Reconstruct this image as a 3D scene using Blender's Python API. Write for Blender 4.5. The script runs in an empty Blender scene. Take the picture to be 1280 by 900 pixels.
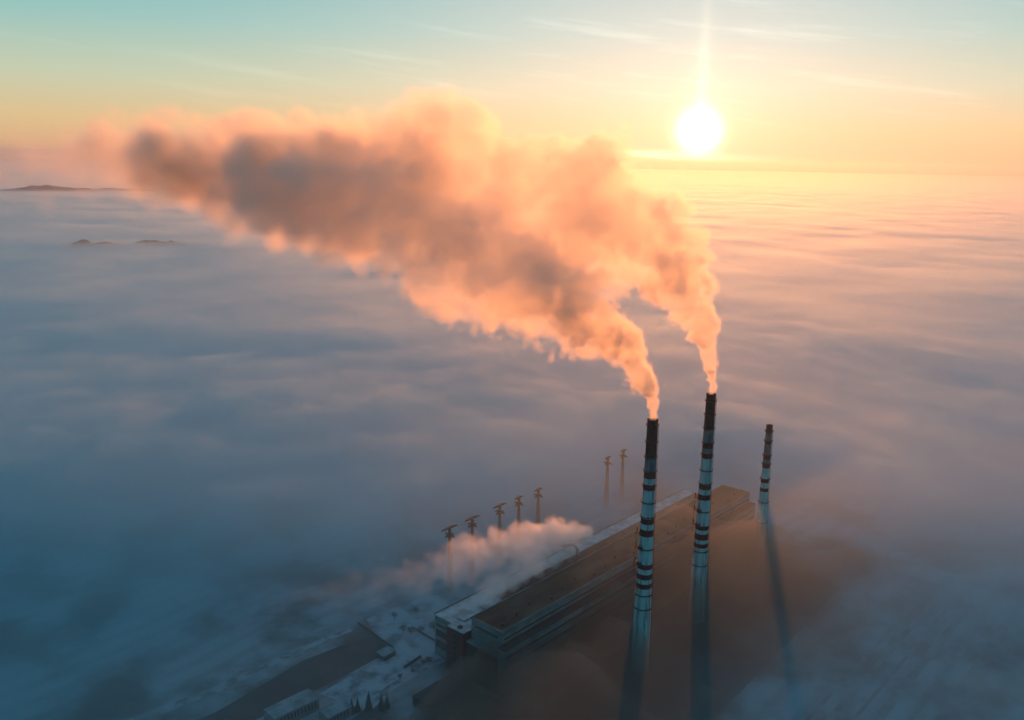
import bpy, bmesh, math, random
import numpy as np
from mathutils import Matrix, Vector

SC = bpy.context.scene
COL = SC.collection
RNG = np.random.default_rng(7)
random.seed(11)

# ------------------------------------------------------------------ camera
cam_d = bpy.data.cameras.new('camera')
cam = bpy.data.objects.new('camera', cam_d)
COL.objects.link(cam)
cam_d.sensor_width = 36.0
cam_d.lens = 36.0 * 1100.0 / 1280.0
cam_d.clip_start = 1.0
cam_d.clip_end = 500000.0
cam.matrix_world = (Matrix.Translation((0, 0, 477)) @ Matrix.Rotation(math.radians(90 - 12.75), 4, 'X')
                    @ Matrix.Rotation(math.radians(0.985), 4, 'Z'))
SC.camera = cam

# ------------------------------------------------------------------ sky and sun
SUN_AZ = math.radians(11.4)      # clockwise from +Y
SUN_EL = math.radians(1.95)
SUN_DIR = Vector((math.sin(SUN_AZ) * math.cos(SUN_EL), math.cos(SUN_AZ) * math.cos(SUN_EL), math.sin(SUN_EL)))

world = bpy.data.worlds.new('World')
SC.world = world
world.use_nodes = True
wt = world.node_tree
wt.nodes.clear()


class NB:
    """small node builder"""
    def __init__(s, tree): s.t = tree

    def n(s, kind, **kw):
        nd = s.t.nodes.new(kind)
        for k, v in kw.items(): setattr(nd, k, v)
        return nd

    def put(s, sock, v):
        if isinstance(v, bpy.types.NodeSocket): s.t.links.new(v, sock)
        elif v is not None: sock.default_value = v

    def m(s, op, a, b=None, c=None, clamp=False):
        nd = s.n('ShaderNodeMath', operation=op, use_clamp=clamp)
        s.put(nd.inputs[0], a)
        if b is not None: s.put(nd.inputs[1], b)
        if c is not None: s.put(nd.inputs[2], c)
        return nd.outputs[0]

    def v(s, op, a, b=None):
        nd = s.n('ShaderNodeVectorMath', operation=op)
        s.put(nd.inputs[0], a)
        if b is not None: s.put(nd.inputs[3 if op == 'SCALE' else 1], b)
        return nd.outputs[1] if op in ('DOT_PRODUCT', 'LENGTH') else nd.outputs[0]

    def ramp(s, f, stops, interp='LINEAR'):
        nd = s.n('ShaderNodeValToRGB')
        cr = nd.color_ramp
        cr.interpolation = interp
        while len(cr.elements) < len(stops): cr.elements.new(0.5)
        for e, (p, c) in zip(cr.elements, stops):
            e.position = p
            e.color = (*c, 1) if len(c) == 3 else c
        s.put(nd.inputs[0], f)
        return nd.outputs[0]

    def smooth(s, x, lo, hi):
        nd = s.n('ShaderNodeMapRange', interpolation_type='SMOOTHSTEP')
        s.put(nd.inputs[0], x)
        nd.inputs[1].default_value = lo; nd.inputs[2].default_value = hi
        return nd.outputs[0]

    def mix(s, f, a, b, mode='MIX'):
        nd = s.n('ShaderNodeMix', data_type='RGBA', blend_type=mode)
        s.put(nd.inputs[0], f); s.put(nd.inputs[6], a); s.put(nd.inputs[7], b)
        return nd.outputs[2]

    def noise(s, vec, scale, detail=3, rough=0.5):
        nd = s.n('ShaderNodeTexNoise')
        if vec is not None: s.put(nd.inputs['Vector'], vec)
        nd.inputs['Scale'].default_value = scale
        nd.inputs['Detail'].default_value = detail
        nd.inputs['Roughness'].default_value = rough
        return nd.outputs[0]


b = NB(wt)
tc = b.n('ShaderNodeTexCoord')
D = b.v('NORMALIZE', tc.outputs['Generated'])
sep = b.n('ShaderNodeSeparateXYZ'); b.put(sep.inputs[0], D)
elev = b.m('MULTIPLY', b.m('ARCSINE', sep.outputs[2]), 180 / math.pi)          # degrees
az = b.m('SUBTRACT', b.m('MULTIPLY', b.m('ARCTAN2', sep.outputs[0], sep.outputs[1]), 180 / math.pi), math.degrees(SUN_AZ))
ang = b.m('MULTIPLY', b.m('ARCCOSINE', b.m('MINIMUM', b.v('DOT_PRODUCT', D, tuple(SUN_DIR)), 1.0)), 180 / math.pi)
base = b.ramp(b.m('DIVIDE', elev, 90.0, clamp=True), [
    (0.0, (.78, .44, .22)), (0.022, (.76, .55, .27)), (0.05, (.56, .62, .44)), (0.085, (.31, .56, .52)),
    (0.125, (.16, .47, .51)), (0.30, (.012, .23, .36)), (1.0, (.001, .115, .24))])
def gauss(x, sg): return b.m('EXPONENT', b.m('MULTIPLY', b.m('POWER', b.m('DIVIDE', b.m('ABSOLUTE', x), sg), 2.0), -1.0))
def add(a, f, col):
    return b.v('ADD', a, b.v('SCALE', col, f))
# away from the sun the warm band gives way to dusk blue
away = b.ramp(b.m('DIVIDE', elev, 90.0, clamp=True), [
    (0.0, (.13, .30, .40)), (0.04, (.11, .34, .44)), (0.12, (.05, .30, .43)), (0.30, (.010, .22, .37)), (1.0, (.001, .115, .24))])
base = b.mix(b.smooth(b.m('ABSOLUTE', b.m('WRAP', az, -180.0, 180.0)), 45.0, 105.0), base, away)
sky = add(base, gauss(ang, 21.0), (.43, .19, .15))
sky = add(sky, b.m('EXPONENT', b.m('DIVIDE', ang, -4.0)), (.42, .30, .20))
# high thin cirrus
cv = b.n('ShaderNodeCombineXYZ')
b.put(cv.inputs[0], b.m('MULTIPLY', az, 0.035)); b.put(cv.inputs[1], b.m('MULTIPLY_ADD', az, 0.05, b.m('MULTIPLY', elev, 0.42)))
cir = b.noise(cv.outputs[0], 2.3, 5, 0.6)
cir = b.m('MULTIPLY', b.smooth(cir, 0.50, 0.78), b.m('MULTIPLY', b.smooth(elev, 0.8, 4.0), b.m('EXPONENT', b.m('DIVIDE', ang, -26.0))))
sky = add(sky, cir, (.20, .18, .15))
# sun disc, pillar of light in the ice haze, bright streak of cloud under the sun
sky = add(sky, gauss(ang, 0.92), (6.0, 5.0, 3.8))
pil = b.m('MULTIPLY', b.m('ADD', b.m('MULTIPLY', gauss(az, 0.28), .6), b.m('MULTIPLY', gauss(az, 0.8), .35)), b.m('MULTIPLY', b.smooth(elev, 1.5, 2.5), b.m('EXPONENT', b.m('DIVIDE', b.m('SUBTRACT', elev, 1.95), -3.2))))
sky = add(sky, pil, (.75, .62, .40))
strk = b.m('MULTIPLY', gauss(b.m('SUBTRACT', b.m('MULTIPLY_ADD', az, 0.035, elev), 0.42), 0.26), b.m('MULTIPLY', gauss(b.m('ADD', az, 1.6), 4.6), b.m('MULTIPLY', b.noise(cv.outputs[0], 9.0, 3, 0.6), 1.6)))
sky = add(sky, strk, (.9, .75, .5))
nish = b.n('ShaderNodeTexSky', sky_type='NISHITA')
nish.sun_disc = False
nish.sun_elevation = SUN_EL
nish.sun_rotation = SUN_AZ
nish.altitude = 480
nish.dust_density = 1.5
sky = b.v('ADD', sky, b.v('SCALE', nish.outputs[0], 0.002))
bg = b.n('ShaderNodeBackground')
b.put(bg.inputs[0], sky); bg.inputs[1].default_value = 1.0
wo = b.n('ShaderNodeOutputWorld')
wt.links.new(bg.outputs[0], wo.inputs[0])

sun_d = bpy.data.lights.new('sun', 'SUN')
sun_d.energy = 5.0
sun_d.angle = math.radians(0.5)
sun_d.color = (1.0, 0.285, 0.06)
sun = bpy.data.objects.new('sun', sun_d)
sun.rotation_euler = SUN_DIR.to_track_quat('Z', 'Y').to_euler()
sun.location = (300, 1500, 700)
COL.objects.link(sun)

SC.view_settings.view_transform = 'Standard'
SC.view_settings.look = 'None'
SC.view_settings.exposure = 0.0
SC.view_settings.gamma = 1.0
SC.view_settings.use_curve_mapping = False
cy = SC.cycles
cy.max_bounces = 12
cy.diffuse_bounces = 3
cy.volume_bounces = 8
cy.transparent_max_bounces = 96
cy.volume_step_rate = 1.0
cy.volume_max_steps = 512
cy.use_denoising = True
cy.sample_clamp_indirect = 6.0

# ------------------------------------------------------------------ helpers
def tag(o, label=None, cat=None, group=None, kind=None):
    if label: o['label'] = label
    if cat: o['category'] = cat
    if group: o['group'] = group
    if kind: o['kind'] = kind
    return o


def empty(name, loc, rz=0.0, label=None, cat=None, group=None):
    o = bpy.data.objects.new(name, None)
    o.location = loc
    o.rotation_euler = (0, 0, rz)
    COL.objects.link(o)
    return tag(o, label, cat, group)


def copy_tree(o, parent=None):
    c = o.copy()
    COL.objects.link(c)
    c.parent = parent
    for ch in list(o.children): copy_tree(ch, c)
    return c


class MB:
    """collects shapes, builds ONE mesh object"""
    def __init__(s): s.v = []; s.f = []

    def box(s, x0, x1, y0, y1, z0, z1):
        k = len(s.v)
        s.v += [(x0, y0, z0), (x1, y0, z0), (x1, y1, z0), (x0, y1, z0), (x0, y0, z1), (x1, y0, z1), (x1, y1, z1), (x0, y1, z1)]
        s.f += [tuple(k + i for i in q) for q in ((3, 2, 1, 0), (4, 5, 6, 7), (0, 1, 5, 4), (1, 2, 6, 5), (2, 3, 7, 6), (3, 0, 4, 7))]
        return s

    def bar(s, p, q, w, h=None):
        p, q = Vector(p), Vector(q)
        d = (q - p).normalized()
        a = d.cross(Vector((0, 0, 1)))
        a = a.normalized() if a.length > 1e-4 else Vector((1, 0, 0))
        c = a.cross(d).normalized()
        a *= w / 2; c *= (h or w) / 2
        k = len(s.v)
        s.v += [tuple(e + i * a + j * c) for e in (p, q) for i, j in ((-1, -1), (1, -1), (1, 1), (-1, 1))]
        s.f += [tuple(k + i for i in t) for t in ((3, 2, 1, 0), (4, 5, 6, 7), (0, 1, 5, 4), (1, 2, 6, 5), (2, 3, 7, 6), (3, 0, 4, 7))]
        return s

    def lathe(s, prof, n=40, a0=0.0, a1=2 * math.pi, close=True, cx=0, cy=0):
        """prof: closed list of (r, z) rings"""
        full = abs(a1 - a0 - 2 * math.pi) < 1e-6
        k = len(s.v)
        m = n if full else n + 1
        for r, z in prof:
            for i in range(m):
                t = a0 + (a1 - a0) * i / n
                s.v.append((cx + r * math.cos(t), cy + r * math.sin(t), z))
        P = len(prof)
        for j in range(P if close else P - 1):
            j2 = (j + 1) % P
            for i in range(n):
                i2 = (i + 1) % m
                s.f.append((k + j * m + i, k + j * m + i2, k + j2 * m + i2, k + j2 * m + i))
        return s

    def tube(s, pts, r, n=6):
        pts = [Vector(p) for p in pts]
        k = len(s.v)
        for i, p in enumerate(pts):
            d = (pts[min(i + 1, len(pts) - 1)] - pts[max(i - 1, 0)]).normalized()
            a = d.cross(Vector((0.03, 0.02, 1)))
            a = a.normalized() if a.length > 1e-4 else Vector((1, 0, 0))
            c = a.cross(d).normalized()
            rr = r[i] if isinstance(r, (list, tuple)) else r
            for j in range(n):
                t = 2 * math.pi * j / n
                s.v.append(tuple(p + a * rr * math.cos(t) + c * rr * math.sin(t)))
        for i in range(len(pts) - 1):
            for j in range(n):
                j2 = (j + 1) % n
                s.f.append((k + i * n + j, k + i * n + j2, k + (i + 1) * n + j2, k + (i + 1) * n + j))
        s.f.append(tuple(k + j for j in reversed(range(n))))
        s.f.append(tuple(k + (len(pts) - 1) * n + j for j in range(n)))
        return s

    def build(s, name, mat, parent=None, smooth=False):
        me = bpy.data.meshes.new(name)
        me.from_pydata(s.v, [], s.f)
        if mat: me.materials.append(mat)
        if smooth: me.polygons.foreach_set('use_smooth', [True] * len(me.polygons))
        me.update()
        o = bpy.data.objects.new(name, me)
        COL.objects.link(o)
        o.parent = parent
        return o


def surf(name, c1, c2=None, scale=0.2, rough=0.85, detail=4, bump=0.0, stretch=None, metal=0.0, lo=0.35, hi=0.65):
    m = bpy.data.materials.new(name)
    m.use_nodes = True
    t = NB(m.node_tree)
    p = m.node_tree.nodes['Principled BSDF']
    p.inputs['Roughness'].default_value = rough
    p.inputs['Metallic'].default_value = metal
    if c2 is None: c2 = tuple(c * 0.75 for c in c1)
    co = t.n('ShaderNodeTexCoord').outputs['Object']
    if stretch:
        mp = t.n('ShaderNodeMapping'); mp.inputs['Scale'].default_value = stretch
        t.put(mp.inputs[0], co); co = mp.outputs[0]
    f = t.noise(co, scale, detail, 0.6)
    t.put(p.inputs['Base Color'], t.mix(t.smooth(f, lo, hi), (*c1, 1), (*c2, 1)))
    if bump:
        bm_ = t.n('ShaderNodeBump'); bm_.inputs['Strength'].default_value = bump
        t.put(bm_.inputs['Height'], t.noise(co, scale * 6, 3)); t.put(p.inputs['Normal'], bm_.outputs[0])
    return m


def vol(name, density, g, col=(1, 1, 1), attr=False):
    m = bpy.data.materials.new(name)
    m.use_nodes = True
    t = m.node_tree
    t.nodes.clear()
    o = t.nodes.new('ShaderNodeOutputMaterial')
    p = t.nodes.new('ShaderNodeVolumePrincipled')
    p.inputs['Color'].default_value = (*col, 1)
    p.inputs['Density'].default_value = density
    p.inputs['Anisotropy'].default_value = g
    if not attr: p.inputs['Density Attribute'].default_value = ''
    t.links.new(p.outputs[0], o.inputs['Volume'])
    return m


# value noise on a wrapping lattice, cubic-smooth, vectorised
_LAT = RNG.random((256, 256))
def noise2(x, y):
    xi = np.floor(x).astype(int); yi = np.floor(y).astype(int)
    fx = x - xi; fy = y - yi
    fx = fx * fx * fx * (fx * (fx * 6 - 15) + 10); fy = fy * fy * fy * (fy * (fy * 6 - 15) + 10)
    g = lambda i, j: _LAT[i & 255, j & 255]
    return (g(xi, yi) * (1 - fx) + g(xi + 1, yi) * fx) * (1 - fy) + (g(xi, yi + 1) * (1 - fx) + g(xi + 1, yi + 1) * fx) * fy
def fbm2(x, y, octv=4, gain=0.5):
    s = 0; a = 1; t = 0
    for k in range(octv):
        s = s + a * (noise2(x * 2 ** k + 17.3 * k, y * 2 ** k + 5.1 * k) - 0.5); t += a; a *= gain
    return s / t * 2
def sstep(x, lo, hi):
    t = np.clip((x - lo) / (hi - lo), 0, 1); return t * t * (3 - 2 * t)

# plant frame: u runs along the boiler house, w to its left
PO = np.array([-4.5, 724.0]); PA = math.atan2(.749, .6626)
UX, UY = math.cos(PA), math.sin(PA)
def plant(u, w): return (PO[0] + u * UX - w * UY, PO[1] + u * UY + w * UX)
def to_plant(x, y): return (x - PO[0]) * UX + (y - PO[1]) * UY, -(x - PO[0]) * UY + (y - PO[1]) * UX

# ------------------------------------------------------------------ ground
def ground_material():
    m = bpy.data.materials.new('snow_ground')
    m.use_nodes = True
    t = NB(m.node_tree)
    p = m.node_tree.nodes['Principled BSDF']
    p.inputs['Roughness'].default_value = 0.9
    co = t.n('ShaderNodeTexCoord').outputs['Object']
    f = t.noise(co, 0.012, 6, 0.62)
    snow = t.mix(t.smooth(f, 0.42, 0.62), (.30, .33, .36, 1), (.07, .068, .066, 1))
    # ploughed strips of the fields to the east of the plant
    mp = t.n('ShaderNodeMapping'); mp.inputs['Rotation'].default_value = (0, 0, math.radians(-50)); t.put(mp.inputs[0], co)
    wv = t.n('ShaderNodeTexWave', wave_type='BANDS', bands_direction='Y'); t.put(wv.inputs[0], mp.outputs[0])
    wv.inputs['Scale'].default_value = 0.012; wv.inputs['Distortion'].default_value = 5.0; wv.inputs['Detail'].default_value = 3; wv.inputs['Detail Scale'].default_value = 0.4
    t.put(p.inputs['Base Color'], t.mix(t.m('MULTIPLY', t.smooth(wv.outputs[1], 0.4, 1.0), 0.3), snow, (.10, .09, .08, 1)))
    return m

n = 96
g = MB()
rs = [0, 1500, 20000, 61000]
g.v.append((0, 0, 0))
for r in rs[1:]:
    g.v += [(r * math.cos(2 * math.pi * i / n), r * math.sin(2 * math.pi * i / n), 0.0) for i in range(n)]
for i in range(n):
    j = (i + 1) % n
    g.f.append((0, 1 + i, 1 + j))
    for k in range(2): g.f.append((1 + k * n + i, 1 + (k + 1) * n + i, 1 + (k + 1) * n + j, 1 + k * n + j))
tag(g.build('ground', ground_material()), 'snowy ground around the power plant under the fog', kind='structure')

# ------------------------------------------------------------------ fog sea: two bodies of fog with rolling tops
def clear_near_plant(x, y):
    """0 where the warm plant keeps the fog thin, 1 in the open"""
    u, w = to_plant(x, y)
    wx = 45 * fbm2(x / 130 + 3, y / 130 + 9, 3); 
    du = np.maximum(np.maximum(-190 - u, u - 470), 0) ; dw = np.maximum(np.maximum(-70 - w, w - 75), 0)
    d = np.hypot(du, dw) + wx
    c = sstep(d, 0, 240)
    d2 = np.hypot((x + 150) / 120.0, (y - 745) / 120.0)       # yard at the north-west corner
    return np.minimum(c, sstep(d2 + wx / 150, 0.55, 1.9))

def top_dense(x, y):
    r = np.hypot(x, y)
    far = sstep(r, 1200, 4000)
    u, w = to_plant(x, y)
    wav = 8 * fbm2(x / 420, y / 420, 4) + (1 - far) * 3.5 * fbm2(x / 95 + 3, y / 95 + 8, 3) + far * 4.5 * fbm2(x / 1700 + 4, y / 1700, 4)
    h = 70 + wav
    h = h - (1 - sstep(y, 620, 1150)) * (44 + 12 * fbm2(x / 110 + 5, y / 110, 3))
    right = sstep(-w, 60, 260) * (1 - sstep(r, 1000, 1900))
    h = h - right * (16 + 12 * fbm2(x / 160, y / 160, 3))
    return 1.0 + (np.maximum(h, 4) - 1.0) * clear_near_plant(x, y) + 6 * (1 - far) * (0.1 + fbm2(x / 70, y / 70, 3)).clip(0)

def top_thin(x, y):
    r = np.hypot(x, y)
    far = sstep(r, 1500, 5000)
    base_ = 92 - (1 - sstep(y, 690, 960)) * 28
    base_ = base_ + 13 * sstep(-to_plant(x, y)[1], 40, 110) * (1 - sstep(y, 950, 1300))
    return np.maximum(np.maximum(base_, 50) + 10 * fbm2(x / 300 + 40, y / 300, 4) + far * 4.5 * fbm2(x / 1700 + 4, y / 1700, 4), top_dense(x, y) + 6)

def fog_body(name, fn, mat, zb):
    th = np.radians(np.concatenate([np.arange(50, 130, 0.25), np.arange(130, 410, 3.5)]))
    R = 300 * 1.0155 ** np.arange(0, 345)
    nt, nr = len(th), len(R)
    X = R[:, None] * np.cos(th)[None]; Y = R[:, None] * np.sin(th)[None]
    Z = fn(X, Y)
    top = np.stack([X, Y, Z], -1).reshape(-1, 3)
    ring = np.stack([X[-1], Y[-1], np.full(nt, zb)], -1)
    V = np.concatenate([top, ring, [[0, 0, float(fn(np.array([0.]), np.array([0.]))[0])], [0, 0, zb]]])
    i = np.arange(nr - 1)[:, None] * nt; j = np.arange(nt)[None]; j2 = (j + 1) % nt
    q = np.stack([i + j, i + nt + j, i + nt + j2, i + j2], -1).reshape(-1, 4)
    rb = nr * nt
    jj = np.arange(nt); jj2 = (jj + 1) % nt
    wall = np.stack([(nr - 1) * nt + jj, rb + jj, rb + jj2, (nr - 1) * nt + jj2], -1)
    F = np.concatenate([q, wall]).tolist()
    F += [(rb + nt, int(a), int(c)) for a, c in zip(jj, jj2)]
    F += [(rb + nt + 1, int(rb + c), int(rb + a)) for a, c in zip(jj, jj2)]
    me = bpy.data.meshes.new(name)
    me.from_pydata(V.tolist(), [], F)
    me.materials.append(mat)
    me.polygons.foreach_set('use_smooth', [True] * len(me.polygons))
    o = bpy.data.objects.new(name, me)
    COL.objects.link(o)
    return o

tag(fog_body('fog', top_dense, vol('fog', 0.012, 0.69, (.79, .95, .99)), -2.0), 'dense low fog lying over the land to the horizon', kind='stuff')
tag(fog_body('mist', top_thin, vol('mist', 0.0018, 0.69, (.79, .95, .99)), -2.5), 'thin mist above the dense fog around the chimneys', kind='stuff')

def smoke_bank():
    us = np.arange(-250, 580, 6.0); ws = np.arange(-210, 100, 6.0)
    U, W = np.meshgrid(us, ws, indexing='ij')
    X = PO[0] + U * UX - W * UY; Y = PO[1] + U * UY + W * UX
    d = np.minimum(np.minimum(U + 245, 570 - U) / 260, np.minimum((W + 205) / 190, (94 - W) / 70)) - sstep(W, 10, 60) * sstep(-U, -60, 30)
    d = np.clip(d + .30 * fbm2(X / 70, Y / 70, 5, .6) + .35 * fbm2(X / 190 + 2, Y / 190, 3), 0, 1)
    Z = (58 + 6 * sstep(-W, 14, 60) + 24 * fbm2(X / 75 + 7, Y / 75, 4)) * d * d * (3 - 2 * d) - 1.0
    Z[0, :] = Z[-1, :] = -1.0; Z[:, 0] = Z[:, -1] = -1.0
    Z = np.maximum(Z, -1.0)
    nu, nw = U.shape
    V = np.concatenate([np.stack([X, Y, Z], -1).reshape(-1, 3), np.stack([X, Y, np.full_like(X, -1.6)], -1).reshape(-1, 3)])
    i, j = np.meshgrid(np.arange(nu - 1), np.arange(nw - 1), indexing='ij')
    q = np.stack([i * nw + j, (i + 1) * nw + j, (i + 1) * nw + j + 1, i * nw + j + 1], -1).reshape(-1, 4)
    F = np.concatenate([q, q[:, ::-1] + nu * nw]).tolist()
    o_ = nu * nw
    for a in range(nu - 1):
        F.append((a * nw, a * nw + o_, (a + 1) * nw + o_, (a + 1) * nw)); e = nw - 1
        F.append((a * nw + e, (a + 1) * nw + e, (a + 1) * nw + e + o_, a * nw + e + o_))
    for a in range(nw - 1):
        F.append((a, a + 1, a + 1 + o_, a + o_)); e = (nu - 1) * nw
        F.append((e + a, e + a + o_, e + a + 1 + o_, e + a + 1))
    me = bpy.data.meshes.new('smog'); me.from_pydata(V.tolist(), [], F)
    me.materials.append(vol('smog', 0.026, 0.5, (.50, .38, .33)))
    me.polygons.foreach_set('use_smooth', [True] * len(me.polygons))
    o = bpy.data.objects.new('smog', me); COL.objects.link(o)
    return tag(o, 'brown low smoke hanging around the boiler house and the chimney feet', kind='stuff')
smoke_bank()

# far wooded hilltops standing out of the fog
M_wood = surf('haze_blue_wood', (.02, .075, .11), (.03, .085, .12), 0.01)  # blue of the distant air is painted into the forest colour
def hill(cx, cy, L, Wd, h, seed, az_, label):
    nx, ny = 90, 16
    m = MB()
    ca, sa = math.cos(az_), math.sin(az_)
    for i in range(nx + 1):
        for j in range(ny + 1):
            s, t = i / nx * 2 - 1, j / ny * 2 - 1
            e = max(0, 1 - abs(s) ** 2) * max(0, 1 - t * t)
            z = 50 + (h + 32) * e * (0.72 + 0.6 * float(fbm2(np.array([s * 2.2 + seed]), np.array([t * .6 + seed]), 4)[0])) + .05 * h * random.random() * e
            m.v.append((cx + s * L * ca - t * Wd * sa, cy + s * L * sa + t * Wd * ca, z))
    for i in range(nx):
        for j in range(ny):
            k = i * (ny + 1) + j
            m.f.append((k, k + ny + 1, k + ny + 2, k + 1))
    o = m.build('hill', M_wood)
    return tag(o, label, kind='structure')
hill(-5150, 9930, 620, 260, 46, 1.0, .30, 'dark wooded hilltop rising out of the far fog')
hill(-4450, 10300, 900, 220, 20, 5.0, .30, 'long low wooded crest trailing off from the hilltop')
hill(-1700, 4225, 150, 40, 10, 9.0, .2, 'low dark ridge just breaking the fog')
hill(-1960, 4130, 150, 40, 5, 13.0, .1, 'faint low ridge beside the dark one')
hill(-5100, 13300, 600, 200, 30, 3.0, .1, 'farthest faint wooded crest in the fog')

# ------------------------------------------------------------------ chimneys
M_conc = surf('chimney_concrete', (.47, .48, .44), (.14, .145, .135), 0.3, 0.9, 6, 0.2, (1, 1, 0.10), lo=.42, hi=.72)
M_grey = surf('grimy_concrete', (.16, .17, .17), (.09, .09, .09), 0.25, 0.9, 5, 0.2, (1, 1, 0.25))
M_soot = surf('soot', (.020, .018, .017), (.035, .03, .028), 0.3, 0.95)
M_red = surf('red_band_paint', (.13, .018, .014), (.07, .012, .010), 0.4, 0.8, 5, 0.1, (1, 1, 0.3))
M_pale = surf('pale_concrete', (.66, .62, .52), (.40, .38, .33), 0.25, 0.9, 5, 0.2, (1, 1, 0.25))
M_steel = surf('dark_steel', (.035, .03, .028), (.02, .018, .017), 0.8, 0.6, metal=0.0)

def chimney(loc, H, r_top, r_base, bands, rings, platforms, label, ladder_az, plat_az, yaw=0.0):
    root = empty('chimney', loc, yaw, label, 'chimney', 'striped chimneys of the power plant')
    rad = lambda z: r_top + (r_base - r_top) * ((H - z) / H) ** 1.25
    zs = [H] + [z for z, _ in bands]
    kinds = {'w': ('white_band', M_conc), 'r': ('red_band', M_red), 's': ('soot_band', M_soot), 'g': ('grey_band', M_grey), 'p': ('pale_band', M_pale)}
    for k, (zb, kd) in enumerate(bands):
        zt = zs[k]
        nm, mt = kinds[kd]
        pr = 0.0
        nseg = max(1, int((zt - zb) / 12))
        prof = [(rad(zb + (zt - zb) * i / nseg) + pr, zb + (zt - zb) * i / nseg) for i in range(nseg + 1)]
        MB().lathe(prof, 48, close=False).build(nm, mt, root, True)
    # hollow top
    MB().lathe([(rad(H), H), (rad(H) + .25, H - .2), (rad(H) + .25, H + 0.6), (rad(H) - .7, H + .6), (rad(H) - .7, H - 14), (0.01, H - 14)], 48, close=False).build('rim', M_soot, root)
    for z in rings:
        r = rad(z)
        gal = MB().lathe([(r - .05, z - .15), (r + 1.25, z - .15), (r + 1.25, z + .12), (r - .05, z + .12)], 40).build('gallery', M_steel, root)
        rl = MB()
        rl.lathe([(r + 1.15, z + 1.15), (r + 1.27, z + 1.15), (r + 1.27, z + 1.27), (r + 1.15, z + 1.27)], 40)
        rl.lathe([(r + 1.17, z + .6), (r + 1.25, z + .6), (r + 1.25, z + .68), (r + 1.17, z + .68)], 40)
        for i in range(20):
            t = 2 * math.pi * i / 20
            c, s = math.cos(t), math.sin(t)
            rl.bar(((r + 1.21) * c, (r + 1.21) * s, z), ((r + 1.21) * c, (r + 1.21) * s, z + 1.25), .1)
            rl.bar(((r - .05) * c, (r - .05) * s, z - 1.5), ((r + 1.2) * c, (r + 1.2) * s, z - .1), .14)
        rl.build('railing', M_steel, gal)
    # caged ladder
    ld = MB()
    c, s = math.cos(ladder_az), math.sin(ladder_az)
    zz = 8.0
    while zz < H - 4:
        z2 = min(zz + 6, H - 3)
        for o in (-.45, .45):
            ld.bar(((rad(zz) + .35) * c - o * s, (rad(zz) + .35) * s + o * c, zz), ((rad(z2) + .35) * c - o * s, (rad(z2) + .35) * s + o * c, z2), .16)
        for o in (-.5, 0, .5):
            ld.bar(((rad(zz) + 1.0) * c - o * s, (rad(zz) + 1.0) * s + o * c, zz), ((rad(z2) + 1.0) * c - o * s, (rad(z2) + 1.0) * s + o * c, z2), .12)
        for k in range(3):
            zr = zz + 2 * k
            ld.bar(((rad(zr) + .35) * c - .6 * s, (rad(zr) + .35) * s + .6 * c, zr), ((rad(zr) + 1.05) * c - .5 * s, (rad(zr) + 1.05) * s + .5 * c, zr), .12)
            ld.bar(((rad(zr) + .35) * c + .6 * s, (rad(zr) + .35) * s - .6 * c, zr), ((rad(zr) + 1.05) * c + .5 * s, (rad(zr) + 1.05) * s - .5 * c, zr), .12)
            ld.bar(((rad(zr) + 1.05) * c - .5 * s, (rad(zr) + 1.05) * s + .5 * c, zr), ((rad(zr) + 1.05) * c + .5 * s, (rad(zr) + 1.05) * s - .5 * c, zr), .12)
        zz += 6
    ld.build('ladder', M_steel, root)
    # antenna platforms
    for z, reach in platforms:
        r = rad(z)
        a0, a1 = plat_az - 0.75, plat_az + 0.75
        pf = MB().lathe([(r - .05, z - .25), (r + 2.6, z - .25), (r + 2.6, z + .1), (r - .05, z + .1)], 12, a0, a1)
        pf.lathe([(r + 2.5, z + 1.2), (r + 2.65, z + 1.2), (r + 2.65, z + 1.35), (r + 2.5, z + 1.35)], 12, a0, a1)
        for i in range(9):
            t = a0 + (a1 - a0) * i / 8
            pf.bar(((r + 2.55) * math.cos(t), (r + 2.55) * math.sin(t), z), ((r + 2.55) * math.cos(t), (r + 2.55) * math.sin(t), z + 1.3), .12)
            pf.bar((r * math.cos(t), r * math.sin(t), z - 3), ((r + 2.4) * math.cos(t), (r + 2.4) * math.sin(t), z - .2), .16)
        po = pf.build('antenna_platform', M_steel, root)
        c, s = math.cos(plat_az), math.sin(plat_az)
        arm = MB()
        for o in (-.5, .5):
            arm.bar((r * c - o * s, r * s + o * c, z), ((r + reach) * c - o * s, (r + reach) * s + o * c, z + .3), .3)
        arm.bar((r * c, r * s, z + 3.5), ((r + reach) * c, (r + reach) * s, z + .3), .18)
        arm.bar((r * c, r * s, z - 3.5), ((r + reach * .9) * c, (r + reach * .9) * s, z + .2), .18)
        arm.build('arm', M_steel, po)
        for i, t in enumerate((plat_az - .6, plat_az - .15, plat_az + .35, plat_az + .7)):
            an = MB()
            x, y = (r + 2.8) * math.cos(t), (r + 2.8) * math.sin(t)
            an.bar((x, y, z - 1), (x, y, z + 3.4), .14)
            an.box(x - .35, x + .35, y - .35, y + .35, z + .8, z + 3.2)
            an.build('antenna', M_steel, po)
        cb = MB()
        pts = [((r + reach) * c, (r + reach) * s, z + .2)]
        for k in range(1, 7):
            pts.append(((r + reach - .35 * k) * c - .25 * math.sin(k) * s, (r + reach - .35 * k) * s + .25 * math.sin(k) * c, z + .2 - 2.3 * k))
        cb.tube(pts, .14, 5)
        cb.build('cable', M_steel, po)
    return root

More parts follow.
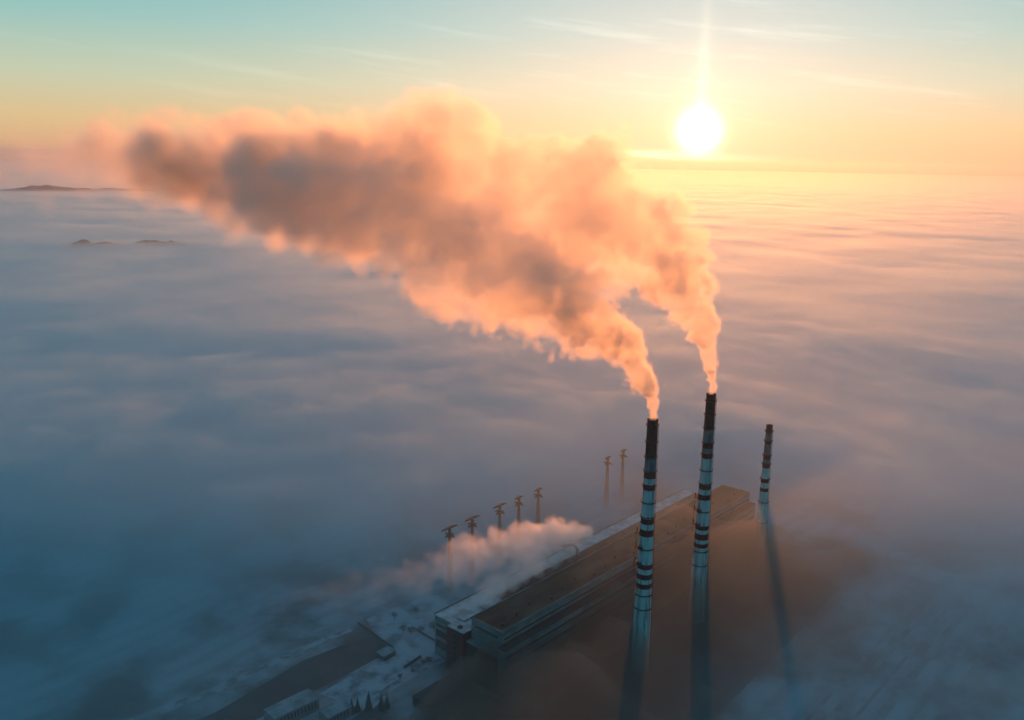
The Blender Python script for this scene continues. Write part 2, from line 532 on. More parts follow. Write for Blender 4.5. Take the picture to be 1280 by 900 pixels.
B1 = [(230, 's'), (215.5, 's'), (201, 'g'), (195, 'r'), (189.3, 'w'), (183.6, 'r'), (156, 'w'), (150.5, 'r'), (145, 'w'), (138.4, 'r'),
      (110.5, 'w'), (105.6, 'r'), (100.6, 'w'), (95.4, 'r'), (91, 'w'), (86, 'r'), (0, 'w')]
chimney((128.6, 766.7, 0), 250, 4.9, 9.2, B1, [245.5, 229.5, 214.9, 201.8, 187, 171.3, 157.2, 125.5, 79.1, 65], [(141.4, 5.2), (127, 5.0), (111.3, 5.4)],
        'tall striped chimney with smoke standing nearest to the end of the boiler house', math.radians(-12), math.radians(195))
B2 = [(229, 's'), (214.5, 's'), (199, 'g'), (193.8, 'r'), (188.4, 'g'), (183, 'r'), (154.6, 'w'), (149.4, 'r'), (143.8, 'w'), (138, 'r'),
      (109.6, 'w'), (105, 'r'), (100.6, 'w'), (94, 'r'), (89.8, 'w'), (85.2, 'r'), (0, 'w')]
chimney((202.1, 861.3, 0), 250, 4.8, 9.2, B2, [243.3, 228.9, 214.5, 199.5, 186, 169.7, 155.4, 125, 80.8, 65], [(140.2, 5.4), (126.4, 5.6), (111.2, 5.6)],
        'tall striped smoking chimney in the middle, between the other two', math.radians(-10), math.radians(200))
B3 = [(173.8, 's'), (162.2, 'g'), (158.2, 'r'), (144.4, 'g'), (139.2, 'r'), (133.8, 'g'), (128.6, 'r'), (115.2, 'p'), (110.2, 'r'), (103.6, 'p'), (99.2, 'r'), (0, 'p')]
chimney((302.6, 988.3, 0), 180, 3.7, 7.2, B3, [173.2, 161.5, 143.8, 133, 114.6, 85.7, 60], [],
        'shorter striped chimney without smoke, apart from the two smoking ones', math.radians(-15), math.radians(200))

# ------------------------------------------------------------------ plant buildings
M_panel = surf('wall_panel', (.24, .225, .205), (.14, .13, .12), 0.05, 0.85, 5, 0.1, (1, 1, 3))
M_roofb = surf('bitumen_roof', (.028, .019, .014), (.12, .072, .046), 0.035, 0.9, 8, 0.0, (.35, 1, 1))
M_dim = surf('fog_dimmed_snow', (.30, .32, .34), (.16, .17, .18), 0.08, 0.9, 5)  # roof snow, with the dimming of the fog in front put into its colour
M_snow = surf('roof_snow', (.52, .54, .56), (.30, .30, .30), 0.08, 0.9, 5)
M_brick = surf('red_brick', (.16, .03, .022), (.09, .022, .018), 0.4, 0.9, 4)
M_glass = surf('dark_glazing', (.03, .035, .04), (.05, .055, .06), 0.2, 0.25)
M_dark = surf('dark_cladding', (.06, .055, .05), (.035, .03, .03), 0.08, 0.9)

def block(m, x0, x1, y0, y1, z0, z1): return m.box(x0, x1, y0, y1, z0, z1)
bh = empty('boiler_house', (*plant(0, 0), 0), PA, 'long tall boiler house with dark roof and pale end wall beside the chimneys', 'factory building')
MB().box(0, 480, 0, 39, 0, 59.2).build('wall', M_panel, bh)
rf = MB().box(.6, 479.4, .6, 38.4, 59.2, 59.6).build('roof', M_roofb, bh)
pp = MB(); pp.box(-.3, 480.3, -.3, .6, 58.4, 60.6).box(-.3, 480.3, 38.4, 39.3, 58.4, 60.6).box(-.3, .6, .6, 38.4, 58.4, 60.6).box(479.4, 480.3, .6, 38.4, 58.4, 60.6)
pp.build('parapet', M_panel, bh)
for k in range(20):
    v_ = MB().lathe([(.01, 59.5), (.9, 59.5), (.9, 61.6), (1.4, 61.8), (1.4, 62.3), (.01, 62.6)], 12, close=False, cx=8 + k * 23.7, cy=7 + 4 * (k % 3))
    v_.build('roof_vent', M_steel, bh)
MB().box(-.12, 0.1, 5, 34, 51.5, 53.5).build('window_band', M_glass, bh)
MB().box(3, 477, -.12, .1, 50.5, 52.2).build('window_band', M_glass, bh)
MB().box(-6, 480, -9, -.02, 0, 46.5).build('side_aisle', M_panel, bh)
MB().box(-6.4, 480.4, -9.4, -.04, 46.5, 47.2).build('aisle_roof', M_dark, bh)
MB().box(-5, 478, -9.14, -8.9, 38, 40).build('window_band', M_glass, bh)
MB().box(-5, 478, -9.14, -8.9, 28, 31).build('window_band', M_glass, bh)
MB().box(-7, -.02, .02, 39, 0, 37.6).build('end_annex', M_dark, bh)
MB().box(-7.4, -.04, -.0, 39.2, 37.6, 38.3).build('annex_roof', M_panel, bh)
for k in range(9):
    MB().box(-.14, .08, 2.5 + 4.0 * k, 2.7 + 4.0 * k, 38.4, 58.4).build('wall_joint', M_dark, bh)

th_ = empty('turbine_hall', (*plant(0, 39), 0), PA, 'lower turbine hall with snowy roof along the far side of the boiler house', 'factory building')
MB().box(3, 470, .05, 53, 0, 41.2).build('wall', M_panel, th_)
MB().box(2.6, 70, .05, 53.4, 41.2, 42).box(70, 470.4, 36, 53.4, 41.2, 42).build('roof_snow', M_snow, th_)
MB().box(70.02, 470.4, .05, 35.98, 41.2, 41.9).build('roof', M_roofb, th_)
MB().box(2.6, 470.4, 52.6, 53.6, 42, 43).build('parapet', M_panel, th_)
for k in range(15):
    ln = MB().box(12 + k * 31, 34 + k * 31, 21, 31, 41.6, 43.3).build('roof_lantern', M_panel, th_)
    MB().box(11.5 + k * 31, 34.5 + k * 31, 20.6, 31.4, 43.3, 43.7).build('lantern_roof', M_snow if k < 2 else M_roofb, ln)
for z0, z1 in ((31, 33), (20, 27), (8, 16)):
    MB().box(2.86, 3.1, 27, 51, z0, z1).build('window_band', M_glass, th_)
    MB().box(5, 468, 52.9, 53.12, z0, z1).build('window_band', M_glass, th_)

st = empty('stair_tower', (*plant(-9, 41), 0), PA, 'red brick stair tower with snow on its flat roof between the two halls', 'tower')
MB().box(0, 11.5, 0, 22, 0, 44.5).build('wall', M_brick, st)
MB().box(-.4, 11.9, -.4, 22.4, 44.5, 45.2).build('cornice', M_dark, st)
MB().box(.3, 11.2, .3, 21.7, 45.2, 45.6).build('roof_snow', M_snow, st)
for k in range(6):
    MB().box(-.15, .1, 9, 13, 6 + 6.2 * k, 9.5 + 6.2 * k).build('window', M_glass, st)
MB().box(4, 8, 8, 12, 45.6, 47.4).build('hatch', M_dark, st)

# low buildings and ducts on the chimney side
def low_hall(u0, u1, w0, w1, h, label, name='filter_house', mat=None, roof=None):
    r = empty(name, (*plant(u0, w0), 0), PA, label, 'factory building')
    L, W_ = u1 - u0, w1 - w0
    MB().box(0, L, 0, W_, 0, h - .6).build('wall', mat or M_dark, r)
    MB().box(-.4, L + .4, -.4, W_ + .4, h - .6, h).build('roof', roof or M_roofb, r)
    for k in range(int(L // 14)):
        MB().box(4 + 14 * k, 11 + 14 * k, -.14, .1, h * .45, h * .7).build('window', M_glass, r)
    return r
low_hall(8, 150, -44, -14, 22, 'dark low filter building between the boiler house and the nearest chimney')
low_hall(165, 300, -44, -14, 22, 'dark low filter building between the boiler house and the middle chimney')
low_hall(315, 450, -46, -14, 20, 'dark low filter building near the far end of the boiler house')
low_hall(-92, -30, -46, -8, 12, 'low dark roofed hall in front of the pale end wall', 'workshop', M_dark, M_roofb)
low_hall(-70, -18, 22, 44, 9, 'small dark annex below the red brick stair tower', 'workshop', M_dark, M_dark)
low_hall(-150, -105, -30, 16, 10, 'flat roofed store nearest the lower edge, beyond the low dark hall', 'workshop', M_dark, M_dark)

def duct(name, pts, r, label, cat, mat):
    o = empty(name, (0, 0, 0), 0, label, cat)
    MB().tube(pts, r, 14).build('pipe', mat, o, True)
    fl = MB()
    for p in (pts[0], pts[-1]):
        fl.lathe([(r, p[2] - .4), (r + .7, p[2] - .4), (r + .7, p[2] + .4), (r, p[2] + .4)], 16, cx=p[0], cy=p[1])
    fl.build('flange', mat, o)
    return o
x0, y0 = plant(188, 84); x1, y1 = plant(203, 70)
duct('exhaust_pipe', [(x1, y1, 41.5), (x1, y1, 49), (x1 - 1.5, y1 + 1.3, 52.5), (x1 - 5, y1 + 4.3, 54), (x0, y0, 54.5)], 1.5,
     'dark bent exhaust pipe standing in the steam on the turbine hall roof', 'pipe', M_steel)

# ------------------------------------------------------------------ pylons
M_pyl = surf('pylon_steel', (.022, .018, .016), (.03, .02, .016), 0.5, 0.7)
def lattice_leg(m, p, q, w): m.bar(p, q, w)
def pylon(loc, rz, H, arm, label, first):
    root = empty('power_pylon', loc, rz, label, 'pylon', 'lattice pylons in a row beside the turbine hall')
    tw = MB()
    hw = lambda z: 2.7 + (1.05 - 2.7) * min(1, z / (H * .8))
    zs = [0]
    while zs[-1] < H - 3: zs.append(zs[-1] + max(3.4, hw(zs[-1]) * 1.7))
    zs[-1] = H
    for a, c in zip(zs, zs[1:]):
        A = [(sx * hw(a), sy * hw(a), a) for sx, sy in ((1, 1), (-1, 1), (-1, -1), (1, -1))]
        Cc = [(sx * hw(c), sy * hw(c), c) for sx, sy in ((1, 1), (-1, 1), (-1, -1), (1, -1))]
        for i in range(4):
            j = (i + 1) % 4
            tw.bar(A[i], Cc[i], .42); tw.bar(A[i], Cc[j], .26); tw.bar(A[j], Cc[i], .26); tw.bar(Cc[i], Cc[j], .26)
    tw.build('tower', M_pyl, root)
    def crossarm(z, L, name, axis):
        c = MB()
        P = lambda s, o, zz: (s, o, zz) if axis == 0 else (o, s, zz)
        for o in (-1.1, 1.1):
            c.bar(P(-L, o * .5, z), P(L, o * .5, z), .6)
            c.bar(P(-L, o * .3, z + .1), P(0, o, z + 2.0), .42); c.bar(P(L, o * .3, z + .1), P(0, o, z + 2.0), .42)
        k = 9
        for i in range(k):
            s0, s1 = -L + 2 * L * i / k, -L + 2 * L * (i + 1) / k
            c.bar(P(s0, -.55, z), P(s1, .55, z), .24); c.bar(P(s0, .55, z), P(s1, -.55, z), .24)
        ao = c.build(name, M_pyl, root)
        for s in (-L, -L * .55, L * .55, L):
            MB().tube([P(s, 0, z - .1), P(s, 0, z - 2.4)], .22, 6).build('insulator', M_steel, ao)
        return ao
    crossarm(H, arm * 1.4, 'crossarm', 0)
    crossarm(H - 8.5, 6.6, 'crossarm', 0)
    crossarm(H - 8.2, 7.0, 'crossarm', 1)
    return root
PY = []
spots = [(562, 660, 8.6), (590, 648, 8.4), (625, 632, 8.6), (649, 622, 5.4), (673, 612, 5.2), (760, 572, 4.2), (779, 563, 4.4)]
PYL = [((-66.5, 919), 8.6), ((-42.5, 947.5), 8.4), ((-11.5, 987), 8.6), ((11.5, 1014), 5.4), ((36, 1042), 5.2), ((136.5, 1169.5), 4.6), ((162, 1202), 4.8)]
LBL = ['pylon with long top arm, nearest the snowy yard, first of the row', 'second pylon of the row, long top arm, standing paler in the mist',
       'third pylon of the row, last with a long top arm, ladderlike lattice body', 'fourth pylon of the row, short top arm over a wide lower arm',
       'fifth pylon of the row, short top arm, beside the brightest steam', 'nearer of the two faint far pylons by the far end of the hall', 'farthest faint pylon, beyond all the others']
for (p, a), l in zip(PYL, LBL): pylon((p[0], p[1], 0), PA + .02, 75, a, l, None)

# ------------------------------------------------------------------ yard in the near corner
M_water = surf('dark_water', (.010, .016, .018), (.05, .06, .065), 0.03, 0.7, 7, lo=.45, hi=.8)
M_road = surf('packed_snow_road', (.33, .36, .39), (.10, .11, .12), 0.06, 0.9, 7, lo=.40, hi=.64)
def sheet(name, pts, z, mat, label):
    m = MB(); m.v = [(x, y, z) for x, y in pts]; m.f = [tuple(range(len(pts)))]
    return tag(m.build(name, mat), label, kind='structure')
sheet('canal', [(-330, 560), (-206, 686.8), (-147.2, 750.8), (-123, 780), (-119, 797), (-124, 808), (-136, 815), (-150, 811), (-197.3, 769.9), (-254.9, 685.5), (-360, 580)], .006, M_water, 'dark water of the cooling canal ending at the snowy yard')
sheet('reservoir', [(-1500, 300), (-380, 300), (-330, 470), (-420, 600), (-520, 800), (-760, 1000), (-1500, 1100)], .005, M_water, 'dark reservoir under the fog on the far side of the canal')
M_yard = surf('yard_snow', (.36, .40, .45), (.10, .11, .12), 0.045, 0.9, 8, lo=.42, hi=.66)
sheet('yard', [(-118, 800), (-117, 782), (-146, 748), (-170, 715), (-120, 690), (-104, 724), (-74, 760), (-62, 776), (-70, 786), (-30, 850), (-10, 900), (-90, 905), (-150, 850), (-136, 818)], .003, M_yard, 'patchy snow of the yard beside the turbine hall')
M_track = surf('track_ballast', (.10, .10, .10), (.26, .27, .28), 0.04, 0.95, 6)
for w0, wd in ((-228, 4), (-243, 6), (-258, 3.5), (-276, 8), (-296, 5), (-318, 9)):
    sheet('railway_track', [plant(-140, w0), plant(460, w0), plant(460, w0 + wd), plant(-140, w0 + wd)], .007, M_track, 'dark track bed running across the snowy field beyond the chimneys')
sheet('road', [(-160, 640), (-104, 724), (-74, 760), (-60, 772), (-64, 778), (-80, 767), (-110, 730), (-168, 645)], .008, M_road, 'snow covered road along the edge of the yard')
sheet('path', [(-380, 612), (-262, 716), (-205, 783), (-160, 826), (-165, 831), (-212, 789), (-270, 722), (-390, 620)], .01, M_road, 'pale embankment path beside the dark canal')
sheet('coal_yard', [plant(-170, -150), plant(0, -170), plant(420, -150), plant(470, -12), plant(-5, -10), plant(-20, 18), plant(-100, 22), plant(-165, 0)], .004, surf('coal_ground', (.035, .03, .03), (.07, .06, .06), 0.03, 0.95, 6), 'black coal and cinder ground around the chimneys')

def gable(name, loc, rz, L, W_, h, rh, label, wall, roof):
    r = empty(name, loc, rz, label, 'building')
    MB().box(0, L, 0, W_, 0, h).build('wall', wall, r)
    m = MB()
    m.v = [(-.5, -.5, h), (L + .5, -.5, h), (L + .5, W_ + .5, h), (-.5, W_ + .5, h), (-.5, W_ / 2, h + rh), (L + .5, W_ / 2, h + rh)]
    m.f = [(0, 1, 5, 4), (2, 3, 4, 5), (3, 0, 4), (1, 2, 5), (3, 2, 1, 0)]
    m.build('roof', roof, r)
    k = 2.0
    while k < L - 2:
        MB().box(k, k + 1.6, -.1, .1, h * .35, h * .8).build('window', M_glass, r); k += 3.4
    return r
gable('shed', (-119.5, 770, 0), .87, 15, 12, 5, 1.2, 'small shed with a flat snowy roof at the end of the dark canal', M_dark, M_dim)
gable('admin_building', (-196, 660, 0), .80, 44, 18, 12, 1.0, 'long office block with rows of windows beside the dark canal', M_panel, M_dim)
gable('admin_building', (-152, 667, 0), .80, 24, 15, 9, 1.0, 'shorter office block in front of the spruces', M_panel, M_dim)

def fence(p, q, h, label):
    p, q = Vector(p), Vector(q)
    L = (q - p).length
    r = empty('fence', (p.x, p.y, 0), math.atan2(q.y - p.y, q.x - p.x), label, 'fence')
    kk = max(2, int(L / 6))
    for i in range(kk):
        MB().box(L * i / kk + .15, L * (i + 1) / kk - .15, -.12, .12, .1, h).build('fence_panel', M_dark, r)
    for i in range(kk + 1):
        MB().box(L * i / kk - .15, L * i / kk + .15, -.2, .2, 0, h + .25).build('post', M_steel, r)
fence((-156.5, 839.5, 0), (-113, 791.3, 0), 2.6, 'dark fence running from the fog to the small shed')
fence((-113, 791, 0), (-120, 781, 0), 2.6, 'short dark fence at the head of the canal')
fence((-99.5, 833.3, 0), (-72.1, 806, 0), 2.6, 'dark fence between the yard trees and the turbine hall')
fence((-98.5, 757.7, 0), (-84.5, 777.7, 0), 3.0, 'dark wall across the snowy yard above the roadside bushes')

M_leaf = surf('spruce_needles', (.035, .055, .04), (.05, .07, .05), 0.8, 0.8)
M_bush = surf('bare_twigs', (.05, .045, .04), (.07, .065, .06), 0.8, 0.9)
M_bark = surf('bark', (.06, .045, .035), (.04, .03, .025), 1.0, 0.9)
def spruce(x, y, h, label):
    r = empty('spruce_tree', (x, y, 0), random.random() * 6, label, 'tree', 'trees of the snowy yard')
    MB().tube([(0, 0, 0), (.05, .03, h * .5), (0, 0, h)], [h * .025, h * .016, .03], 7).build('trunk', M_bark, r)
    c = MB()
    z = h * .08
    while z < h * .98:
        R_ = (1 - z / h) * h * .24 + .15
        for i in range(9):
            t = random.random() * 6.283; L = R_ * random.uniform(.7, 1.1); w = L * .30
            dx, dy = math.cos(t), math.sin(t)
            k = len(c.v)
            dz = -L * random.uniform(.25, .5)
            c.v += [(0, 0, z), (dx * L * .6 - dy * w, dy * L * .6 + dx * w, z + dz * .5), (dx * L, dy * L, z + dz), (dx * L * .6 + dy * w, dy * L * .6 - dx * w, z + dz * .5), (dx * L * .5, dy * L * .5, z + dz * .15)]
            c.f += [(k, k + 1, k + 4), (k + 1, k + 2, k + 4), (k + 2, k + 3, k + 4), (k + 3, k, k + 4)]
        z += h * .022
    c.build('crown', M_leaf, r)
    return r
def broad(x, y, h, label, name='bare_tree', grp='trees of the snowy yard'):
    r = empty(name, (x, y, 0), 0, label, 'tree' if name == 'bare_tree' else 'bush', grp)
    tk = MB(); tk.tube([(0, 0, 0), (.1, 0, h * .35), (0, .1, h * .6)], [h * .03, h * .022, h * .014], 7)
    tips = []
    for i in range(10):
        t = i * 2.4; a = random.uniform(.35, .8) * h * .45
        p0 = (0.05, 0, h * (.25 + .03 * i)); p1 = (math.cos(t) * a, math.sin(t) * a, p0[2] + h * random.uniform(.15, .38))
        tk.tube([p0, p1], [h * .011, .04], 5); tips.append(p1)
    tk.build('trunk', M_bark, r)
    c = MB()
    for p in tips + [(0, 0, h * .8), (0, 0, h * .6)]:
        for i in range(38):
            d = Vector((random.gauss(0, 1), random.gauss(0, 1), random.gauss(0, .8))) * h * .085
            q = Vector(p) + d
            u_ = Vector((random.gauss(0, 1), random.gauss(0, 1), random.gauss(0, 1))).normalized() * h * .045
            v_ = u_.orthogonal().normalized() * h * .016
            k = len(c.v)
            c.v += [tuple(q - u_), tuple(q + v_), tuple(q + u_), tuple(q - v_)]; c.f.append((k, k + 1, k + 2, k + 3))
    c.build('crown', M_bush, r)
    return r
for x, y, h, l in [(-136, 688, 15, 'narrow spruce at the corner of the short office block, leftmost of the spruces'), (-131, 690, 15, 'slim spruce second from the office block'),
                   (-121.5, 692, 20, 'tallest dark spruce standing alone in the row'), (-110.5, 692, 18, 'broad spruce at the end of the row by the road'), (-106, 696, 15, 'last spruce of the row, closest to the road')]:
    spruce(x, y, h, l)
for x, y, h, l in [(-100, 739, 7, 'round bush by the road, nearest the spruces'), (-89.2, 750, 6, 'low bush in the middle of the roadside'), (-80, 763, 7, 'roadside bush beside the dark wall end'), (-75.5, 766, 9, 'tallest roadside bush toward the turbine hall')]:
    broad(x, y, h, l, 'bush', 'bushes along the snowy road')
for x, y, h, l in [(-107.5, 823, 9, 'bare tree in the yard, farthest from the turbine hall'), (-99.5, 819, 10, 'bare tree at the fence end in the yard'), (-88.4, 822, 9, 'bare tree behind the yard fence'),
                   (-76, 826, 11, 'bare tree close to the turbine hall corner'), (-98, 860, 10, 'misty bare tree beyond the yard fence'), (-120, 850, 9, 'faint bare tree at the edge of the fog')]:
    broad(x, y, h, l)

# ------------------------------------------------------------------ smoke and steam: voxel fields turned into volumes by geometry nodes
def up_cubic(a, n_out, axis):
    n_in = a.shape[axis]
    t = np.linspace(1, n_in - 2.001, n_out)
    i = np.floor(t).astype(int); f = (t - i).astype(np.float32)
    w = [(-.5 * f + f * f - .5 * f ** 3), (1 - 2.5 * f * f + 1.5 * f ** 3), (.5 * f + 2 * f * f - 1.5 * f ** 3), (-.5 * f * f + .5 * f ** 3)]
    sh = [1, 1, 1]; sh[axis] = n_out
    return sum(np.take(a, np.clip(i + k - 1, 0, n_in - 1), axis=axis) * w[k].reshape(sh).astype(np.float32) for k in range(4))

def noise3(shape, vox, wavelength):
    n_ = [max(4, int(s * vox / wavelength) + 4) for s in shape]
    a = (RNG.random(n_).astype(np.float32) * 2 - 1)
    for ax in range(3): a = up_cubic(a, shape[ax], ax)
    return a

def volume_object(name, dens, lo, vox, mat, label):
    nx, ny, nz = dens.shape
    me = bpy.data.meshes.new(name)
    N = dens.size
    me.vertices.add(N)
    ii = np.arange(N)
    co = np.stack([lo[0] + vox * (ii // (ny * nz)), lo[1] + vox * ((ii // nz) % ny), lo[2] + vox * (ii % nz)], 1).astype(np.float32)
    me.vertices.foreach_set('co', co.ravel())
    at_ = me.attributes.new('smoke_density', 'FLOAT', 'POINT')
    at_.data.foreach_set('value', dens.astype(np.float32).ravel())
    me.materials.append(mat)
    o = bpy.data.objects.new(name, me)
    COL.objects.link(o)
    ng = bpy.data.node_groups.new(name + '_field', 'GeometryNodeTree')
    ng.interface.new_socket('Geometry', in_out='INPUT', socket_type='NodeSocketGeometry')
    ng.interface.new_socket('Geometry', in_out='OUTPUT', socket_type='NodeSocketGeometry')
    t = NB(ng)
    gi, go = t.n('NodeGroupInput'), t.n('NodeGroupOutput')
    pos = t.n('GeometryNodeInputPosition'); sp = t.n('ShaderNodeSeparateXYZ'); ng.links.new(pos.outputs[0], sp.inputs[0])
    ix = [t.m('ROUND', t.m('DIVIDE', t.m('SUBTRACT', sp.outputs[k], float(lo[k])), float(vox))) for k in range(3)]
    idx = t.m('ADD', t.m('MULTIPLY', ix[0], float(ny * nz)), t.m('ADD', t.m('MULTIPLY', ix[1], float(nz)), ix[2]))
    fi = t.n('FunctionNodeFloatToInt', rounding_mode='ROUND'); ng.links.new(idx, fi.inputs[0])
    na = t.n('GeometryNodeInputNamedAttribute', data_type='FLOAT'); na.inputs[0].default_value = 'smoke_density'
    si = t.n('GeometryNodeSampleIndex', data_type='FLOAT', domain='POINT')
    ng.links.new(gi.outputs[0], si.inputs[0]); ng.links.new(na.outputs[0], si.inputs[1]); ng.links.new(fi.outputs[0], si.inputs[2])
    vc = t.n('GeometryNodeVolumeCube')
    ng.links.new(si.outputs[0], vc.inputs['Density'])
    vc.inputs['Min'].default_value = lo
    vc.inputs['Max'].default_value = [lo[0] + vox * (nx - 1), lo[1] + vox * (ny - 1), lo[2] + vox * (nz - 1)]
    vc.inputs['Resolution X'].default_value = nx; vc.inputs['Resolution Y'].default_value = ny; vc.inputs['Resolution Z'].default_value = nz
    sm = t.n('GeometryNodeSetMaterial'); sm.inputs['Material'].default_value = mat
    ng.links.new(vc.outputs[0], sm.inputs[0]); ng.links.new(sm.outputs[0], go.inputs[0])
    md = o.modifiers.new('field', 'NODES'); md.node_group = ng
    return tag(o, label, kind='stuff')

def spline(keys, n_):
    """keys: rows of numbers; Catmull-Rom through them, n_ rows"""
    K = np.array(keys, float)
    t = np.linspace(0, len(K) - 1, n_)
    i = np.minimum(np.floor(t).astype(int), len(K) - 2); f = (t - i)[:, None]
    g_ = lambda j: K[np.clip(j, 0, len(K) - 1)]
    p0, p1, p2, p3 = g_(i - 1), g_(i), g_(i + 1), g_(i + 2)
    return .5 * (2 * p1 + (p2 - p0) * f + (2 * p0 - 5 * p1 + 4 * p2 - p3) * f ** 2 + (3 * p1 - p0 - 3 * p2 + p3) * f ** 3)

def make_puffs(keys, per, seed, big=.62, small=True):
    """keys rows: x y z radius density softness -> list of puffs"""
    rg = np.random.default_rng(seed)
    S = spline(keys, 400)
    seg = np.linalg.norm(np.diff(S[:, :3], axis=0), axis=1)
    out = []
    acc = 0; run = 0
    for k in range(399):
        run += seg[k]
        if run > .28 * S[k, 3]:
            run = 0; out.append((*S[k, :3], S[k, 3] * .74, S[k, 4], S[k, 5]))
        acc += seg[k] / (S[k, 3] * .24) * per
        while acc > 0:
            acc -= 1
            x, y, z, R_, d, so = S[k]
            v = rg.normal(size=3); v /= np.linalg.norm(v); v *= rg.random() ** .6
            r = R_ * rg.uniform(.75, 1.1) * big
            c = np.array([x, y, z]) + v * (R_ - r * .75)
            out.append((*c, r, d * rg.uniform(.8, 1.2), so))
            if small:
                for q in range(7):
                    w_ = rg.normal(size=3); w_ /= np.linalg.norm(w_)
                    rr = r * rg.uniform(.22, .45)
                    out.append((*(c + w_ * r * .92), rr, d, so))
    return out

def smoke_field(puffs, lo, hi, vox, fine, waves, lowamp=.15):
    shape = tuple(int((hi[k] - lo[k]) / vox) + 1 for k in range(3))
    F = np.full(shape, -1.5, np.float32)     # signed height above the surface, in fractions of the puff radius -> metres
    Dn = np.zeros(shape, np.float32); So = np.full(shape, 8.0, np.float32); Rr = np.full(shape, 20.0, np.float32)
    F *= 20
    ax = [np.arange(shape[k], dtype=np.float32) * vox + lo[k] for k in range(3)]
    for x, y, z, r, d, so in puffs:
        e = r * 1.7 + so
        s = [slice(max(0, int((c - e - lo[k]) / vox)), max(0, min(shape[k], int((c + e - lo[k]) / vox) + 2))) for k, c in enumerate((x, y, z))]
        if any(q.stop - q.start < 1 for q in s): continue
        dist = np.sqrt((ax[0][s[0]] - x)[:, None, None] ** 2 + (ax[1][s[1]] - y)[None, :, None] ** 2 + (ax[2][s[2]] - z)[None, None] ** 2)
        f = r - dist
        sub = F[tuple(s)]
        hit = f > sub
        sub[hit] = f[hit]
        Dn[tuple(s)][hit] = d; So[tuple(s)][hit] = so; Rr[tuple(s)][hit] = r
    # billowing displacement: creases between lobes
    for wl, amp in waves:
        nz_ = noise3(shape, vox, wl)
        if wl < 20: amp = amp * np.clip(9 / np.maximum(So, 1), .25, 1)
        F += (np.abs(nz_) * 2 - .55) * amp * np.clip(Rr / 18, lowamp, 1.6)
    for _ in range(2):                       # even out steps between neighbouring puffs
        for a_ in range(3):
            for q in (Dn, So):
                c_ = np.cumsum(np.pad(q, [(5, 4) if k == a_ else (0, 0) for k in range(3)], mode='edge'), axis=a_)
                n_ = q.shape[a_]
                q[...] = (np.take(c_, range(8, n_ + 8), a_) - np.take(c_, range(0, n_), a_)) / 8
    dens = np.clip(F / np.maximum(So, vox * .8), 0, 1)
    dens = dens * dens * (3 - 2 * dens) * Dn
    body = noise3(shape, vox, fine * 5) * .5 + noise3(shape, vox, fine * 2) * .3 + noise3(shape, vox, fine) * .2
    dens *= np.clip(1 + body * 1.3, .15, 2.2)
    return dens

M_smoke = vol('smoke', 2.2, 0.58, (.98, .915, .83), True)
C1, C2 = (128.6, 766.7), (202.1, 861.3)
K2 = [(C2[0], C2[1], 247, 4.2, .12, 1.5), (C2[0], C2[1], 260, 4.9, .11, 1.5),
(199, 862, 281, 7.4, 0.10, 1.4), (192, 864, 307, 14, 0.08, 2), (178, 868, 337, 24, 0.045, 3), (156, 876, 371, 38, 0.024, 4.5),
(124, 888, 408, 58, 0.0125, 6), (70, 900, 432, 82, 0.009, 8), (0, 915, 440, 90, 0.008, 13), (-90, 930, 446, 92, 0.0105, 20),
(-180, 945, 454, 92, 0.018, 34), (-262, 960, 460, 86, 0.036, 50), (-340, 972, 461, 76, 0.041, 60), (-420, 985, 461, 66, 0.024, 66), (-510, 1000, 462, 56, 0.009, 66), (-620, 1020, 463, 44, .003, 60)]
K1 = [(C1[0], C1[1], 247, 4.2, .12, 1.5), (C1[0], C1[1], 256, 4.9, .11, 1.5),
(127, 767, 269, 7.3, 0.10, 1.4), (117, 769, 291, 13.5, 0.08, 2), (97, 772, 316, 22, 0.045, 3), (64, 778, 341, 33, 0.026, 4.5),
(20, 786, 366, 48, 0.0135, 6), (-31, 798, 392, 60, 0.009, 9), (-83, 812, 412, 66, 0.008, 13), (-143, 826, 424, 64, 0.009, 18),
(-205, 840, 430, 56, 0.011, 24), (-270, 855, 438, 44, 0.009, 28)]
def plume(keys, seed, label, name='smoke_plume'):
    puffs = make_puffs(keys, 1.0, seed)
    P = np.array(puffs)
    vox = 2.4
    lo = [float(P[:, k].min() - P[:, 3].max() * .4 - 20) for k in range(3)]
    hi = [float(P[:, k].max() + P[:, 3].max() * .4 + 20) for k in range(3)]
    lo[2] = 275.0
    sp_ = [p for p in puffs]
    d = smoke_field(sp_, lo, hi, vox, 9.0, [(55, 6), (30, 6.5), (16, 6.5), (8, 4.5)])
    root = volume_object(name, d, lo, vox, M_smoke, label)
    # sharper lower stretch just above the stack
    z1 = 275.0
    v2 = 1.1
    lo2 = [keys[0][0] - 26, keys[0][1] - 20, 248.0]; hi2 = [keys[0][0] + 18, keys[0][1] + 26, z1]
    d2 = smoke_field(sp_, lo2, hi2, v2, 3.0, [(14, 3.0), (7, 2.6), (3.6, 1.8)], .3)
    volume_object(name, d2, lo2, v2, M_smoke, label + ', dense first puff at the chimney mouth')
plume(K1, 3, 'orange lit smoke plume drifting from the nearest chimney')
plume(K2, 5, 'orange lit smoke plume drifting from the middle chimney')

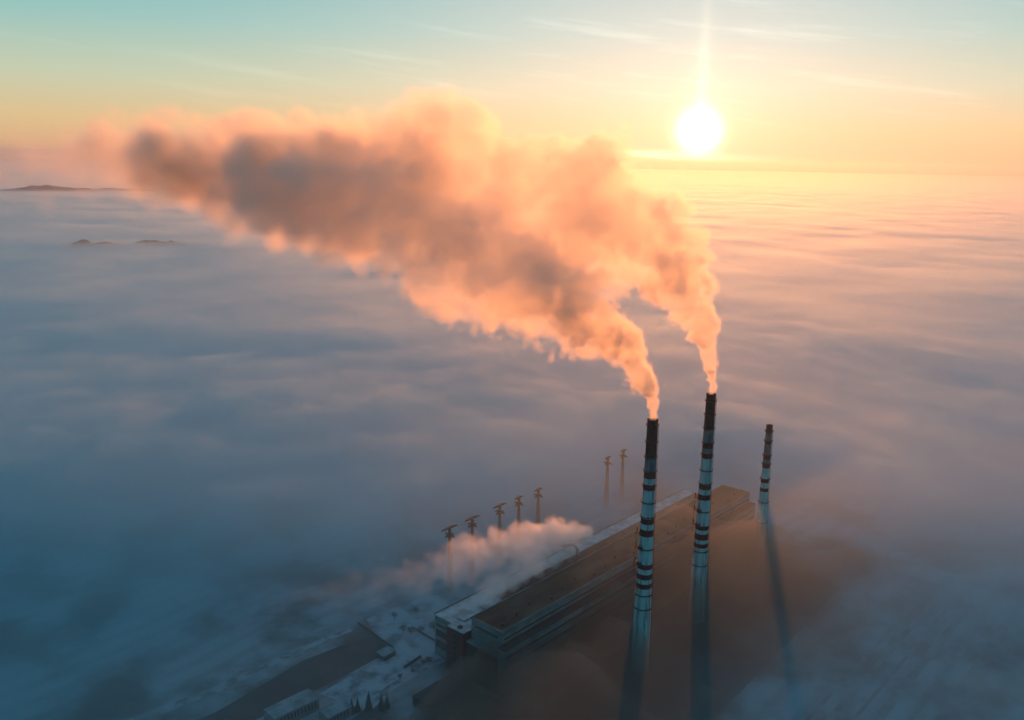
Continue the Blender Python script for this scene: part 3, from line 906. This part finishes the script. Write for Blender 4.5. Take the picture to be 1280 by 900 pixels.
# steam over the turbine hall roof
M_steam = vol('steam', 0.7, 0.5, (.99, .99, .99), True)
def steam():
    K = [(91, 944, 60, 5.7, 0.06, 3), (83, 928, 66, 10.2, 0.06, 3), (68, 919, 70, 17.4, 0.06, 4), (48, 905, 72, 22.6, 0.05, 5), (16, 877, 73, 21.9, 0.045, 5), (-13, 854, 74, 21.5, 0.04, 6),
         (-46, 835, 72, 23, 0.025, 8), (-77, 817, 70, 24, 0.017, 10), (-107, 804, 68, 25, 0.012, 12), (-144, 789, 66, 24, 0.008, 13), (-180, 774, 64, 22, 0.005, 14), (-222, 758, 62, 18, 0.003, 14)]
    P_ = make_puffs(K, 1.0, 21)
    K = [(78, 925, 58, 14, 0.06, 4), (50, 896, 60, 18, 0.06, 4), (22, 862, 60, 19, 0.05, 4), (0, 834, 58, 17, 0.045, 4), (-17, 811, 56, 13, 0.04, 3), (-31, 793, 52, 9, 0.04, 2.5), (-40, 786, 48, 5, 0.04, 2)]
    P_ += make_puffs(K, 1.0, 22)
    A = np.array(P_)
    lo = [float(A[:, k].min() - 22) for k in range(3)]; hi = [float(A[:, k].max() + 22) for k in range(3)]
    lo[2] = 36.0
    d = smoke_field(P_, lo, hi, 2.2, 6.0, [(44, 9), (22, 7), (11, 4.5), (6, 2.4)], .3)
    volume_object('steam', d, lo, 2.2, M_steam, 'white steam blowing off the turbine hall roof')
steam()

# ------------------------------------------------------------------ haze in the air
hz = MB().box(-61500, 61500, -61500, 61500, -4.0, 640.0)
mh = bpy.data.materials.new('haze')
mh.use_nodes = True
mt_ = mh.node_tree
mt_.nodes.clear()
pv = mt_.nodes.new('ShaderNodeVolumePrincipled')
pv.inputs['Color'].default_value = (.50, .60, .70, 1)
pv.inputs['Density Attribute'].default_value = ''
pv.inputs['Density'].default_value = 2.8e-5
pv.inputs['Anisotropy'].default_value = 0.62
ho = mt_.nodes.new('ShaderNodeOutputMaterial')
mt_.links.new(pv.outputs[0], ho.inputs['Volume'])
tag(hz.build('haze', mh), 'thin cold haze in the air all around', kind='stuff')
